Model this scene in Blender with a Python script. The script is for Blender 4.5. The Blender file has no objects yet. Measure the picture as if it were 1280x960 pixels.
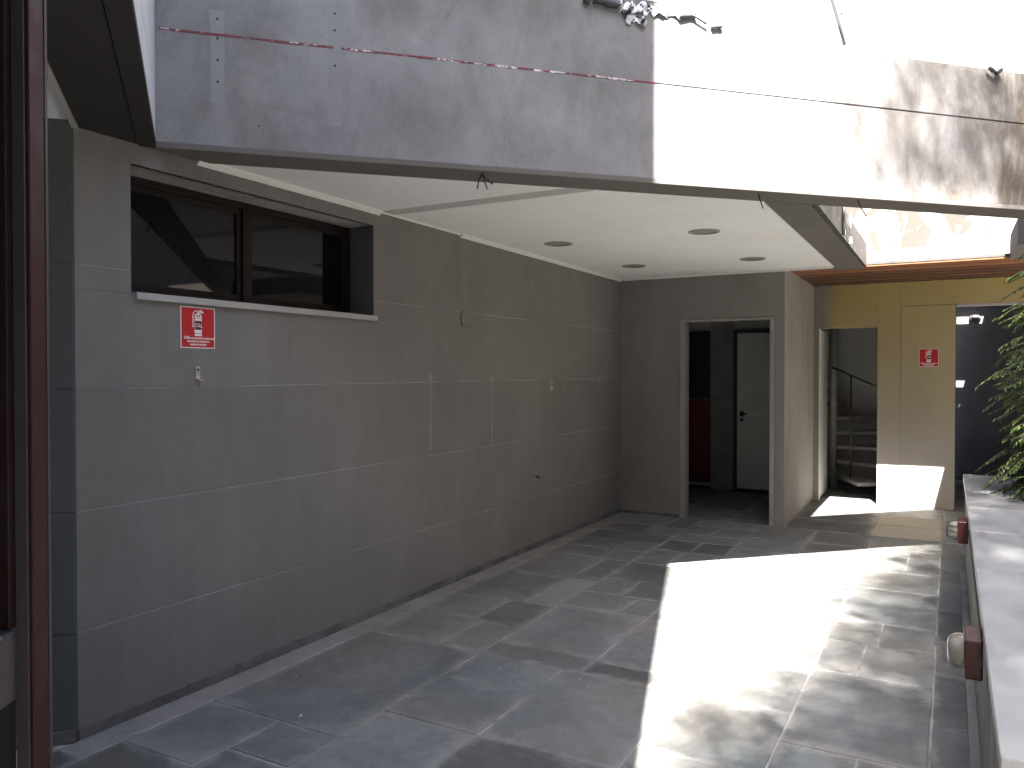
import bpy, bmesh, math, random
from mathutils import Vector, Matrix, noise as mnoise
R = random.Random(7)
sc = bpy.context.scene
COL = sc.collection
TH = math.radians(29.1)
CT, ST = math.cos(TH), math.sin(TH)
D45 = math.sqrt(.5)

# ------------------------------------------------------------------ mesh helper
class MB:
    def __init__(s):
        s.v = []; s.f = []; s.m = []; s.t = []; s.mi = 0; s.pe = None; s.tint = .5; s.smooth = set()
    def face(s, idx):
        s.f.append(idx); s.m.append(s.mi); s.t.append(s.tint)
    def poly(s, pts):
        n = len(s.v); s.v += [tuple(p) for p in pts]; s.face(list(range(n, n + len(pts))))
    def hexa(s, p, skip=()):
        n = len(s.v); s.v += [tuple(q) for q in p]
        for k, q in enumerate(((0,3,2,1),(4,5,6,7),(0,1,5,4),(1,2,6,5),(2,3,7,6),(3,0,4,7))):
            if k not in skip: s.face([n+i for i in q])
        return s
    def box(s, x0, y0, z0, x1, y1, z1, skip=()):
        return s.hexa([(x0,y0,z0),(x1,y0,z0),(x1,y1,z0),(x0,y1,z0),(x0,y0,z1),(x1,y0,z1),(x1,y1,z1),(x0,y1,z1)], skip)
    def prism(s, pts, z0, z1):
        a = sum(pts[i][0]*pts[(i+1)%len(pts)][1]-pts[(i+1)%len(pts)][0]*pts[i][1] for i in range(len(pts)))
        if a < 0: pts = pts[::-1]
        n = len(s.v); k = len(pts)
        s.v += [(p[0],p[1],z0) for p in pts] + [(p[0],p[1],z1) for p in pts]
        s.face([n+i for i in range(k)][::-1]); s.face([n+k+i for i in range(k)])
        for i in range(k):
            j = (i+1) % k; s.face([n+i, n+j, n+k+j, n+k+i])
        return s
    def bar(s, a, b, w, h, up=(0,0,1)):
        a = Vector(a); b = Vector(b); d = (b-a).normalized(); u = Vector(up)
        x = d.cross(u)
        if x.length < 1e-4: x = d.cross(Vector((1,0,0)))
        x.normalize(); y = x.cross(d).normalized()
        x *= w/2; y *= h/2
        return s.hexa([a-x-y, a+x-y, b+x-y, b-x-y, a-x+y, a+x+y, b+x+y, b-x+y])
    def tube(s, pts, rad, n=8, cap=True):
        pts = [Vector(p) for p in pts]
        rr = rad if isinstance(rad, (list, tuple)) else [rad]*len(pts)
        base = len(s.v); ref = None
        for i, p in enumerate(pts):
            d = (pts[min(i+1, len(pts)-1)] - pts[max(i-1, 0)]).normalized()
            if ref is None:
                ref = d.cross(Vector((0,0,1)))
                if ref.length < .05: ref = d.cross(Vector((1,0,0)))
            ref = (ref - d*ref.dot(d)).normalized(); q = d.cross(ref)
            for k in range(n):
                a = 2*math.pi*k/n
                s.v.append(tuple(p + (ref*math.cos(a) + q*math.sin(a))*rr[i]))
        for i in range(len(pts)-1):
            for k in range(n):
                s.smooth.add(len(s.f))
                s.face([base+i*n+k, base+i*n+(k+1)%n, base+(i+1)*n+(k+1)%n, base+(i+1)*n+k])
        if cap:
            s.face([base+k for k in range(n)][::-1]); s.face([base+(len(pts)-1)*n+k for k in range(n)])
        return s
    def lathe(s, prof, n=32, c=(0,0,0)):
        base = len(s.v)
        for r, z in prof:
            for k in range(n):
                a = 2*math.pi*k/n; s.v.append((c[0]+r*math.cos(a), c[1]+r*math.sin(a), c[2]+z))
        for i in range(len(prof)-1):
            for k in range(n):
                s.smooth.add(len(s.f))
                s.face([base+i*n+k, base+i*n+(k+1)%n, base+(i+1)*n+(k+1)%n, base+(i+1)*n+k])
        return s
    def build(s, name, mats, parent=None, bevel=0, origin=None):
        me = bpy.data.meshes.new(name)
        off = Vector(origin) if origin else (Vector(wloc(parent)) if parent else Vector((0,0,0)))
        me.from_pydata([tuple(Vector(v)-off) for v in s.v], [], s.f)
        if not isinstance(mats, (list, tuple)): mats = [mats]
        for m in mats: me.materials.append(m)
        at = me.attributes.new('tint', 'FLOAT', 'FACE')
        if s.pe is not None:
            ae = me.attributes.new('edge', 'FLOAT', 'POINT')
            for i in range(len(s.v)): ae.data[i].value = s.pe.get(i, 1.)
        for i, p in enumerate(me.polygons):
            p.material_index = s.m[i]; at.data[i].value = s.t[i]
            if i in s.smooth: p.use_smooth = True
        me.update()
        o = bpy.data.objects.new(name, me); COL.objects.link(o)
        if parent: o.parent = parent
        if origin and not parent: o.location = origin
        if bevel:
            b = o.modifiers.new('bevel', 'BEVEL'); b.width = bevel; b.segments = 2; b.limit_method = 'ANGLE'; b.angle_limit = .6
        return o

def wloc(o):
    l = Vector((0,0,0))
    while o: l += o.location; o = o.parent
    return l

def tag(o, label=None, cat=None, group=None, kind=None):
    if label: o['label'] = label
    if cat: o['category'] = cat
    if group: o['group'] = group
    if kind: o['kind'] = kind
    return o
def thing(name, label, cat, loc=(0,0,0), group=None):
    o = bpy.data.objects.new(name, None); COL.objects.link(o); o.location = loc
    o.empty_display_size = .1
    return tag(o, label, cat, group)
def copy_tree(o, parent=None):
    c = o.copy(); COL.objects.link(c); c.parent = parent
    for ch in list(o.children): copy_tree(ch, c)
    return c

# ------------------------------------------------------------------ materials
class NG:
    def __init__(s, name):
        s.mat = bpy.data.materials.new(name); s.mat.use_nodes = True
        s.nt = s.mat.node_tree; s.nt.nodes.clear()
        s.out = s.n('ShaderNodeOutputMaterial')
        s.tc = s.n('ShaderNodeTexCoord').outputs['Object']
    def n(s, t, **k):
        x = s.nt.nodes.new(t)
        for a, b in k.items(): setattr(x, a, b)
        return x
    def l(s, a, b): s.nt.links.new(a, b)
    def inp(s, sock, v):
        if hasattr(v, 'is_output'): s.l(v, sock)
        elif isinstance(v, (tuple, list)) and len(v) == 3 and sock.type == 'RGBA': sock.default_value = (*v, 1)
        else: sock.default_value = v
    def noise(s, scale, detail=6, rough=.6, vec=None, stretch=None, dist=0, off=None):
        v = vec or s.tc
        if stretch or off:
            m = s.n('ShaderNodeMapping'); s.l(v, m.inputs['Vector'])
            if stretch: m.inputs['Scale'].default_value = stretch
            if off: m.inputs['Location'].default_value = off
            v = m.outputs['Vector']
        x = s.n('ShaderNodeTexNoise'); s.l(v, x.inputs['Vector'])
        x.inputs['Scale'].default_value = scale; x.inputs['Detail'].default_value = detail
        x.inputs['Roughness'].default_value = rough; x.inputs['Distortion'].default_value = dist
        return x.outputs['Fac']
    def ramp(s, fac, lo, hi, a=0., b=1.):
        x = s.n('ShaderNodeMapRange'); x.clamp = True
        s.inp(x.inputs[0], fac); x.inputs[1].default_value = lo; x.inputs[2].default_value = hi
        x.inputs[3].default_value = a; x.inputs[4].default_value = b
        return x.outputs[0]
    def mix(s, fac, a, b, mode='MIX'):
        x = s.n('ShaderNodeMix', data_type='RGBA', blend_type=mode)
        s.inp(x.inputs[0], fac); s.inp(x.inputs[6], a); s.inp(x.inputs[7], b)
        return x.outputs[2]
    def math(s, op, a, b=0.):
        x = s.n('ShaderNodeMath', operation=op); s.inp(x.inputs[0], a); s.inp(x.inputs[1], b)
        return x.outputs[0]
    def mul(s, col, fac):   # colour * scalar
        x = s.n('ShaderNodeVectorMath', operation='SCALE'); s.inp(x.inputs[0], col)
        s.inp(x.inputs['Scale'], fac); return x.outputs[0]
    def sep(s, vec=None):
        x = s.n('ShaderNodeSeparateXYZ'); s.l(vec or s.tc, x.inputs[0]); return x.outputs
    def attr(s, name='tint'):
        return s.n('ShaderNodeAttribute', attribute_name=name).outputs['Fac']
    def bump(s, h, strength=.3, dist=.01, prev=None):
        x = s.n('ShaderNodeBump'); s.l(h, x.inputs['Height']); x.inputs['Strength'].default_value = strength
        x.inputs['Distance'].default_value = dist
        if prev: s.l(prev, x.inputs['Normal'])
        return x.outputs[0]
    def bsdf(s, col, rough=.8, normal=None, metal=0., spec=.5, trans=0., ior=1.5, coat=0.):
        p = s.n('ShaderNodeBsdfPrincipled')
        s.inp(p.inputs['Base Color'], col); s.inp(p.inputs['Roughness'], rough); p.inputs['Metallic'].default_value = metal
        p.inputs['Specular IOR Level'].default_value = spec; p.inputs['Transmission Weight'].default_value = trans
        p.inputs['IOR'].default_value = ior; p.inputs['Coat Weight'].default_value = coat
        if normal: s.l(normal, p.inputs['Normal'])
        s.l(p.outputs[0], s.out.inputs['Surface']); s.p = p
        return s.mat

def plaster(name, col, var=.16, grime=None, gamt=.0, gscale=1.4, gstretch=(1,1,.45), fine=.07, rough=.85, bump=.25, streak=.0, spec=.3, tv=0):
    g = NG(name)
    big = g.ramp(g.noise(.9, 8, .62), .3, .7, 1-var, 1+var)
    mid = g.ramp(g.noise(5.5, 6, .65), .3, .7, 1-var*.5, 1+var*.5)
    fin = g.ramp(g.noise(110, 3, .7), .25, .75, 1-fine, 1+fine)
    k = g.math('MULTIPLY', g.math('MULTIPLY', big, mid), fin)
    if tv: k = g.math('MULTIPLY', k, g.ramp(g.attr(), 0, 1, 1-tv, 1+tv))
    if streak:
        st = g.ramp(g.noise(4, 6, .7, stretch=(2.2,2.2,.12)), .42, .72, 1, 1-streak)
        k = g.math('MULTIPLY', k, st)
    c = g.mul(col, k)
    if grime:
        m = g.ramp(g.noise(gscale, 9, .66, stretch=gstretch, dist=.4), .47, .66, 0, gamt)
        c = g.mix(m, c, g.mul(grime, fin))
    nb = g.bump(g.noise(140, 4, .7), bump, .004)
    nb = g.bump(g.noise(14, 5, .6), bump*.6, .012, nb)
    return g.bsdf(c, rough, nb, spec=spec)

def paint(name, col, rough=.45, var=.08, bump=.05, metal=0., spec=.5, scale=6):
    g = NG(name)
    k = g.math('MULTIPLY', g.ramp(g.noise(scale, 6, .6), .3, .7, 1-var, 1+var), g.ramp(g.noise(scale*14, 4, .7), .3, .7, 1-var*.6, 1+var*.6))
    r = g.ramp(g.noise(scale*2, 5, .6), .3, .7, max(.05, rough-.1), rough+.12)
    return g.bsdf(g.mul(col, k), r, g.bump(g.noise(scale*10, 4, .6), bump, .004), metal=metal, spec=spec)

M = {}
M['wall'] = plaster('grey_render', (.208,.193,.179), var=.10, grime=(.26,.245,.23), gamt=.3, gscale=2.2, streak=.08, bump=.5, tv=.10)
M['groove'] = plaster('groove_render', (.36,.345,.33), var=.2, grime=(.10,.095,.09), gamt=.8, gscale=2.5, gstretch=(1,.4,1))
M['wall_patch'] = plaster('filled_render', (.222,.207,.192), var=.08, bump=.3)
M['pale_streak'] = plaster('pale_streak_render', (.27,.25,.23), var=.2, bump=.3, grime=(.215,.198,.182), gamt=.9, gscale=6)
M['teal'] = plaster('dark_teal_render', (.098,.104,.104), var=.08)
M['door_wall'] = plaster('taupe_render', (.25,.232,.215), var=.07, grime=(.15,.14,.13), gamt=.25, gscale=2.5, bump=.25)
M['return_wall'] = plaster('beige_render', (.32,.298,.262), var=.08, grime=(.17,.15,.13), gamt=.35, gscale=2.2, bump=.25)
M['interior'] = plaster('interior_render', (.70,.685,.66), var=.08, bump=.1)
M['dark_interior'] = plaster('dark_interior_render', (.46,.44,.425), var=.08, bump=.1)
M['black'] = plaster('black_render', (.095,.094,.108), var=.2, bump=.4, grime=(.09,.09,.1), gamt=.3)
M['beam'] = plaster('brown_grey_paint', (.155,.14,.128), var=.08, bump=.15, grime=(.10,.09,.08), gamt=.3, gscale=3, gstretch=(1,1,1))
M['dark_soffit'] = plaster('dark_brown_paint', (.036,.032,.029), var=.1, bump=.1)
M['white_ceiling'] = plaster('white_ceiling_paint', (.90,.885,.87), var=.025, fine=.015, bump=.04, grime=(.76,.72,.67), gamt=.3, gscale=1.2, gstretch=(1,1,1))
M['grey_strip'] = plaster('grey_joint_filler', (.55,.51,.495), var=.06, bump=.1)
M['cornice'] = paint('white_moulding', (.82,.80,.76), .6, .03)
M['white_course'] = plaster('white_parapet_paint', (.8,.79,.77), var=.03, bump=.1)
M['cladding'] = plaster('pale_cladding', (.62,.62,.63), var=.06, streak=.12, bump=.15)
M['soil'] = plaster('soil', (.05,.04,.032), var=.4, fine=.3, bump=.9)
M['burgundy'] = paint('burgundy_paint', (.026,.0045,.0055), .55, .12, spec=.25)
M['burgundy_dark'] = paint('dark_burgundy_paint', (.014,.005,.005), .5, .12, spec=.3)
M['purple_grey'] = paint('weathered_mauve_aluminium', (.042,.035,.039), .55, .1, spec=.3)
M['pale_edge'] = paint('pale_edge_trim', (.45,.42,.40), .5)
M['dark_trim'] = paint('dark_trim', (.03,.026,.026), .5)
M['white_door'] = paint('white_door_paint', (.80,.78,.74), .5, .04)
M['frame_paint'] = paint('taupe_frame_paint', (.30,.275,.25), .5, .1)
M['red_panel'] = paint('red_panel_paint', (.14,.012,.022), .45, .1)
M['board'] = paint('black_board', (.012,.013,.02), .4)
M['steel'] = paint('zinc_steel', (.55,.55,.54), .35, .1, metal=1.)
M['dark_steel'] = paint('dark_steel', (.05,.047,.045), .5, .1)
M['tread'] = paint('stair_tread_paint', (.30,.29,.27), .5, .15)
M['black_plastic'] = paint('black_plastic', (.012,.012,.012), .4)
M['sign_red'] = paint('sign_red', (.50,.010,.018), .4, .03)
M['sign_white'] = paint('sign_white', (.8,.78,.74), .45, .02)
M['sign_dark'] = paint('sign_maroon', (.10,.012,.015), .4)
M['lamp_red'] = paint('lamp_red_paint', (.04,.007,.007), .4, .2)
M['chip'] = paint('paint_chip_white', (.6,.6,.58), .7)
M['bark'] = plaster('bark', (.10,.075,.05), var=.3, fine=.2, bump=.8)
M['sill'] = plaster('stone_sill', (.42,.40,.38), var=.1, bump=.15)
M['sand_tile'] = plaster('sand_tile', (.42,.38,.29), var=.12, bump=.3)

def mk_concrete():
    g = NG('weathered_concrete')
    x, y, z = g.sep()
    big = g.ramp(g.noise(1.3, 9, .65), .28, .72, .72, 1.22)
    blot = g.ramp(g.noise(3.6, 8, .7, stretch=(1,1,.6), dist=.5), .3, .72, .76, 1.18)
    fin = g.ramp(g.noise(90, 4, .7), .25, .75, .9, 1.1)
    k = g.math('MULTIPLY', g.math('MULTIPLY', big, blot), fin)
    c = g.mul((.275,.273,.274), k)
    ru = g.ramp(g.noise(1.7, 7, .6, off=(4,2,9)), .50, .68, 0, .65)
    c = g.mix(ru, c, g.mul((.20,.175,.15), k))
    # rain-washed brown grime at the far end, running down from the coping
    st = g.ramp(g.noise(2.3, 9, .68, stretch=(1,1,.42), dist=.6, off=(1,5,3)), .36, .58, 0, 1)
    far = g.ramp(g.math('ADD', x, g.ramp(g.noise(1.2, 4, .5), .2, .8, -.45, .45)), .55, 1.4, 0, .92)
    c = g.mix(g.math('MULTIPLY', st, far), c, g.mul((.085,.068,.052), k))
    nb = g.bump(g.noise(120, 4, .7), .35, .004); nb = g.bump(g.noise(10, 6, .65), .3, .015, nb)
    return g.bsdf(c, .85, nb, spec=.25)
M['concrete'] = mk_concrete()
def mk_upper():
    g = NG('stained_sunny_render')
    k = g.math('MULTIPLY', g.ramp(g.noise(1.6, 8, .6), .3, .7, .85, 1.15), g.ramp(g.noise(80, 4, .7), .25, .75, .92, 1.08))
    c = g.mul((.38,.36,.34), k)
    st = g.ramp(g.noise(2.6, 9, .68, stretch=(1,1,.5), dist=.7, off=(3,3,1)), .42, .54, 0, .97)
    c = g.mix(st, c, g.mul((.056,.048,.042), k))
    return g.bsdf(c, .85, g.bump(g.noise(60, 5, .7), .3, .006), spec=.2)
M['upper'] = mk_upper()
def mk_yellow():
    g = NG('ochre_bounce_paint')
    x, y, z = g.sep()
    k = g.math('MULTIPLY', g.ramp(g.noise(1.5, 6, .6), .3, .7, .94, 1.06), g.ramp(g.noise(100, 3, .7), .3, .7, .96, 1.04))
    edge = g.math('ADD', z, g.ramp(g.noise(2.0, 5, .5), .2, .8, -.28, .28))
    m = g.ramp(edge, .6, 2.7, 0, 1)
    c = g.mix(m, g.mul((.37,.34,.295), k), g.mul((.44,.345,.125), k))  # bounced yellow light painted into the colour, fading to grey toward the floor
    gm = g.ramp(g.math('ADD', x, g.ramp(g.noise(3, 4, .5), .2, .8, -.07, .07)), -.84, -.70, 1, 0)  # grey strip beside the stair doorway: shade painted into the colour
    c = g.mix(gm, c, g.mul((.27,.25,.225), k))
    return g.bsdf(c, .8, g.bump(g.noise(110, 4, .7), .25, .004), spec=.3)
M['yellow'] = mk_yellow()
def mk_slate():
    g = NG('slate_paving')
    t = g.attr()
    k = g.ramp(t, 0, 1, .55, 1.34)
    n1 = g.ramp(g.noise(2.4, 9, .66, dist=.5), .3, .72, .74, 1.24)
    n2 = g.ramp(g.noise(16, 7, .7, dist=.6), .3, .7, .84, 1.16)
    n3 = g.ramp(g.noise(120, 4, .7), .25, .75, .86, 1.14)
    kk = g.math('MULTIPLY', g.math('MULTIPLY', k, n1), g.math('MULTIPLY', n2, n3))
    hue = g.mix(g.ramp(g.noise(1.1, 4, .5, off=(7,1,2)), .35, .65), (.140,.158,.163), (.172,.165,.153))
    c = g.mul(hue, kk)
    dust = g.ramp(g.noise(1.5, 9, .7, dist=.8, off=(2,8,1)), .54, .74, 0, .5)
    c = g.mix(dust, c, g.mul((.21,.20,.19), n3))
    ed = g.ramp(g.math('ADD', g.math('MULTIPLY', g.attr('edge'), .75), g.ramp(g.noise(3.2, 8, .7, dist=.8, off=(5,1,2)), .3, .7, -.5, .5)), .42, 1.0, 0, .75)
    c = g.mix(ed, c, g.mul((.275,.266,.253), n3))
    rust = g.ramp(g.noise(2.0, 7, .6, off=(11,3,5)), .64, .78, 0, .55)
    c = g.mix(rust, c, (.12,.07,.045))
    ro = g.ramp(g.noise(5, 6, .6), .3, .7, .5, .74)
    nb = g.bump(g.noise(9, 8, .65, dist=.4), .28, .012); nb = g.bump(g.noise(90, 4, .7), .22, .003, nb)
    return g.bsdf(c, ro, nb, spec=.5)
M['slate'] = mk_slate()
M['grout'] = plaster('mortar', (.34,.33,.315), var=.3, fine=.15, bump=.5, grime=(.12,.115,.11), gamt=.8, gscale=3, gstretch=(1,1,1))
M['border'] = plaster('cement_border', (.265,.252,.238), var=.22, fine=.12, bump=.5, grime=(.17,.16,.15), gamt=.6, gscale=4, gstretch=(1,1,1))
M['skirt'] = plaster('skirting_stone', (.15,.145,.14), var=.25, bump=.4, grime=(.04,.038,.036), gamt=.7, gscale=3, gstretch=(1,1,1))
M['coping'] = plaster('grey_marble_coping', (.27,.274,.282), var=.14, fine=.05, rough=.4, bump=.15, grime=(.15,.145,.14), gamt=.7, gscale=3.2, gstretch=(2.5,.7,1), spec=.5)
M['planter'] = plaster('planter_render', (.26,.255,.245), var=.2, grime=(.08,.08,.075), gamt=.6, bump=.4)
def mk_wood():
    g = NG('stained_boards')
    x, y, z = g.sep()
    n = g.ramp(g.noise(3, 7, .6, stretch=(.35,6,6), dist=.3), .3, .7, .7, 1.3)
    c = g.mix(g.ramp(g.attr(), 0, 1), (.07,.026,.017), (.27,.11,.05))
    return g.bsdf(g.mul(c, n), .5, g.bump(g.noise(4, 6, .6, stretch=(.35,8,8)), .3, .004))
M['wood'] = mk_wood()
def mk_sealant():
    g = NG('flaking_red_sealant')
    w = g.ramp(g.noise(7, 8, .75, stretch=(1,1,2.5)), .53, .57, 0, 1)
    w2 = g.ramp(g.noise(60, 4, .7), .38, .5, .0, 1)
    c = g.mix(g.math('MULTIPLY', w, w2), (.20,.055,.07), (.72,.70,.69))
    return g.bsdf(c, .8, g.bump(g.noise(70, 5, .7), .6, .004))
M['sealant'] = mk_sealant()
def mk_foil():
    g = NG('torn_foil_membrane')
    c = g.mix(g.ramp(g.attr(), .4, .6), (.06,.06,.065), (.78,.78,.8))
    return g.bsdf(c, .38, g.bump(g.noise(45, 6, .7), .6, .01), metal=.35)
M['foil'] = mk_foil()
def mk_glass(name, base, ior=1.52, rough=.02, spec=.5):
    g = NG(name)
    return g.bsdf(g.mul(base, g.ramp(g.noise(3, 3), .3, .7, .9, 1.1)), rough, spec=spec, ior=ior)
M['pane'] = mk_glass('dark_window_glass', (.004,.0045,.005), 1.5, .03, .42)
def mk_dome():
    g = NG('lamp_glass')
    return g.bsdf((.80,.78,.68), g.ramp(g.noise(20, 4), .3, .7, .08, .25), trans=.8, ior=1.4)
M['dome'] = mk_dome()
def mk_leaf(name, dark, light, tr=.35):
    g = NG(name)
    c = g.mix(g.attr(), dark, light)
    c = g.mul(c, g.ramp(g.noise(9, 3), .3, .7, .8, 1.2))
    p = g.n('ShaderNodeBsdfPrincipled'); g.l(c, p.inputs['Base Color']); p.inputs['Roughness'].default_value = .45
    t = g.n('ShaderNodeBsdfTranslucent'); g.l(g.mix(.5, c, (.12,.16,.02)), t.inputs['Color'])
    m = g.n('ShaderNodeMixShader'); m.inputs[0].default_value = tr
    g.l(p.outputs[0], m.inputs[1]); g.l(t.outputs[0], m.inputs[2]); g.l(m.outputs[0], g.out.inputs['Surface'])
    return g.mat
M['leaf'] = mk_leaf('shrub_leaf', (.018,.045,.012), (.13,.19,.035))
M['tree_leaf'] = mk_leaf('tree_leaf', (.03,.06,.015), (.08,.12,.03), .25)

# ------------------------------------------------------------------ courses with real joints
def rect_minus(rects, hole):
    out = []
    hx0, hz0, hx1, hz1 = hole
    for x0, z0, x1, z1 in rects:
        if hx1 <= x0 or hx0 >= x1 or hz1 <= z0 or hz0 >= z1: out.append((x0,z0,x1,z1)); continue
        if z0 < hz0: out.append((x0,z0,x1,hz0))
        if z1 > hz1: out.append((x0,hz1,x1,z1))
        a, b = max(z0,hz0), min(z1,hz1)
        if x0 < hx0: out.append((x0,a,hx0,b))
        if x1 > hx1: out.append((hx1,a,x1,b))
    return out

# ================================================================== GROUND
mb = MB(); mb.box(-60,-60,-.3,60,60,-.05)
tag(mb.build('ground', M['grout']), kind='structure')
# slate paving: every slab has its own top, joints are real gaps over mortar
mb = MB(); mb.pe = {}; mb.mi = 1; mb.box(-3.9,-4.5,-.045,3.2,14.5,-.0055); mb.mi = 0
def slab(x0, y0, x1, y1, mi=0, g=.0055):
    if x1-x0 < .03 or y1-y0 < .03: return
    mb.mi = mi; mb.tint = min(1, max(0, R.gauss(.5,.2)))
    j = lambda: R.uniform(-.003,.003)
    h = R.uniform(-.0012,.0012); e = .006
    a = [(x0+g+j(),y0+g+j()),(x1-g+j(),y0+g+j()),(x1-g+j(),y1-g+j()),(x0+g+j(),y1-g+j())]
    top = [(a[0][0]+e*.5,a[0][1]+e*.5),(a[1][0]-e*.5,a[1][1]+e*.5),(a[2][0]-e*.5,a[2][1]-e*.5),(a[3][0]+e*.5,a[3][1]-e*.5)]
    n = len(mb.v)
    mb.v += [(p[0],p[1],-.012) for p in a] + [(p[0],p[1],-.002+h) for p in a] + [(p[0],p[1],h+R.uniform(-.0006,.0006)) for p in top]
    for lo, hi in ((0,4),(4,8)):
        for i in range(4): mb.face([n+lo+i, n+lo+(i+1)%4, n+hi+(i+1)%4, n+hi+i])
    w_ = min(.11, (x1-x0)*.3, (y1-y0)*.3); zt = h
    mb.v += [(x0+w_+j()*4, y0+w_+j()*4, zt), (x1-w_+j()*4, y0+w_+j()*4, zt), (x1-w_+j()*4, y1-w_+j()*4, zt), (x0+w_+j()*4, y1-w_+j()*4, zt)]
    for i in range(4):
        mb.pe[n+12+i] = 0.
        mb.face([n+8+i, n+8+(i+1)%4, n+12+(i+1)%4, n+12+i])
    mb.face([n+12,n+13,n+14,n+15])
def column(x0, x1, cuts, split=.3):
    for a, b in zip(cuts, cuts[1:]):
        if b-a > .95 and R.random() < .5:
            m = (a+b)/2 + R.uniform(-.15,.15); slab(x0,a,x1,m); slab(x0,m,x1,b)
        elif x1-x0 > .55 and R.random() < split:
            m = (x0+x1)/2 + R.uniform(-.12,.12); slab(x0,a,m,b); slab(m,a,x1,b)
        else: slab(x0,a,x1,b)
def cuts(a, b, lo, hi):
    c = [a]
    while c[-1] < b-hi: c.append(c[-1]+R.uniform(lo,hi))
    return c + [b]
# cement border along the long wall
yy = 1.9
for b in cuts(1.9, 8.2, 1.3, 2.2)[1:]:
    mb.tint = .5; slab(-3.2, yy, -3.04+R.uniform(-.01,.01), b, 2, .002); yy = b
B = cuts(3.72, 8.2, .3, .75)
slab(-3.04,1.0,-2.6,2.08); slab(-2.6,1.0,-2.27,2.25); slab(-3.04,2.08,-2.6,2.54); slab(-2.6,2.25,-2.27,2.54)
slab(-3.04,2.54,-2.27,3.71)
for a, b in zip(B, B[1:]):
    m = -2.6 + R.uniform(-.12,.12); slab(-3.04,a,m,b); slab(m,a,-2.27,b)
slab(-2.27,1.2,-1.76,2.0); slab(-2.27,2.0,-1.76,2.85); slab(-2.27,2.85,-1.76,3.33); slab(-2.27,3.33,-1.76,3.72)
slab(-2.27,3.72,-1.66,3.92); slab(-2.27,3.92,-1.66,4.75)
column(-2.27,-1.66, cuts(4.75,8.2,.32,.6), .7)
slab(-1.76,1.5,-1.13,2.1); slab(-1.76,2.1,-1.13,2.855); slab(-1.76,2.855,-1.13,3.72); slab(-1.66,3.72,-1.13,3.9); slab(-1.66,3.9,-1.13,4.7)
column(-1.66,-1.13, cuts(4.7,8.2,.5,.9), .3)
for x0, x1 in ((-1.13,-.62),(-.62,-.06)):
    column(x0, x1, cuts(.6,8.2,.45,1.0), .25)
column(-.06,.118, cuts(.6,8.2,.9,1.6), 0)
for x0, x1 in ((-3.2,-2.6),(-2.6,-2.0),(-2.0,-1.56)): column(x0, x1, cuts(8.2,10.5,.5,.9), .2)
for x0, x1 in ((-1.45,-.66),(-.66,-.05),(-.05,.6),(.6,1.2)):
    if x0 == -.66:
        column(x0, x1, cuts(9.42,13.1,.5,.9), .2); slab(x0, 8.0, x1, 8.2)
    else: column(x0, x1, cuts(8.2,13.1,.5,.9), .2)
mb.tint = .7; slab(-.655,8.2,-.055,8.84,3); slab(-.655,8.84,-.055,9.42,3)
for x0, x1 in ((-3.8,-3.0),(-3.0,-2.2),(-2.2,-1.4),(-1.4,-.7),(-.7,.1),(.1,.9),(.9,1.8)): column(x0, x1, cuts(-4.4,.6,.5,1.0), .2)
for x0, x1, y1 in ((-3.8,-3.2,1.2),(-3.2,-3.04,1.9),(-3.04,-2.6,1.0),(-2.6,-2.27,1.0),(-2.27,-1.76,1.2),(-1.76,-1.13,1.5)): column(x0, x1, [.6, y1], 0)
tag(mb.build('floor_paving', [M['slate'], M['grout'], M['border'], M['sand_tile']]), kind='structure')

# ================================================================== LONG GREY WALL with window
wall = thing('rendered_wall', 'long grey rendered wall with horizontal joints and a wide recessed window', 'wall', (-3.2,2,0))
WX = -3.2; JZ = [0, .455, .966, 1.483, 2.008, 2.66]
HOLE = (2.25, 1.905, 3.945, 2.485)
mb = MB()
for z0, z1 in zip(JZ, JZ[1:]):
    a = .0032
    mb.tint = R.uniform(.2,.8)
    for y0, q0, y1, q1 in rect_minus([(1.975, z0+a if z0 else 0, 8.3, z1-a)], HOLE):
        mb.box(WX-.03, y0, q0, WX, y1, q1)
mb.mi = 1
for y0, q0, y1, q1 in rect_minus([(1.99, 0, 8.3, 2.66)], HOLE):
    mb.box(WX-.30, y0, q0, WX-.0032, y1, q1)
mb.build('wall_body', [M['wall'], M['groove']], wall, bevel=.002)
# skirting
mb = MB()
y = 1.99
while y < 8.1:
    b = min(8.2, y+R.uniform(.5,.9)); t = R.uniform(.006,.010)
    mb.box(WX, y+.001, 0, WX+t, b-.001, .046+R.uniform(-.004,.003)); y = b
mb.build('skirting', M['skirt'], wall)
# pale remnants and filler marks left by removed fittings
mb = MB()
def flecks(y, z0, z1, w, n, dens):
    for i in range(n):
        z = R.uniform(z0, z1)
        if mnoise.noise(Vector((y*3, z*9, 1.3))) < dens: continue
        h = R.uniform(.004,.02); ww = w*R.uniform(.3,1); yc = y+R.uniform(-w,w)*.4
        mb.poly([(WX+.0012, yc-ww/2, z), (WX+.0012, yc+ww/2, z+R.uniform(-.002,.003)), (WX+.0012, yc+ww/2*R.uniform(.5,1), z+h), (WX+.0012, yc-ww/2*R.uniform(.5,1), z+h*.8)])
flecks(4.566, 1.49, 1.53, .010, 12, -.5); flecks(4.566, 1.0, 1.5, .008, 22, -.05); flecks(5.42, .95, 1.52, .009, 26, -.15); flecks(5.42, 1.48, 1.52, .011, 10, -1)
flecks(6.217, 1.02, 1.53, .008, 20, -.05); flecks(6.5, 1.38, 1.47, .05, 12, -.3); flecks(6.2, .60, .64, .08, 14, -.3); flecks(7.6, 1.40, 1.52, .03, 12, -.2)
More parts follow.
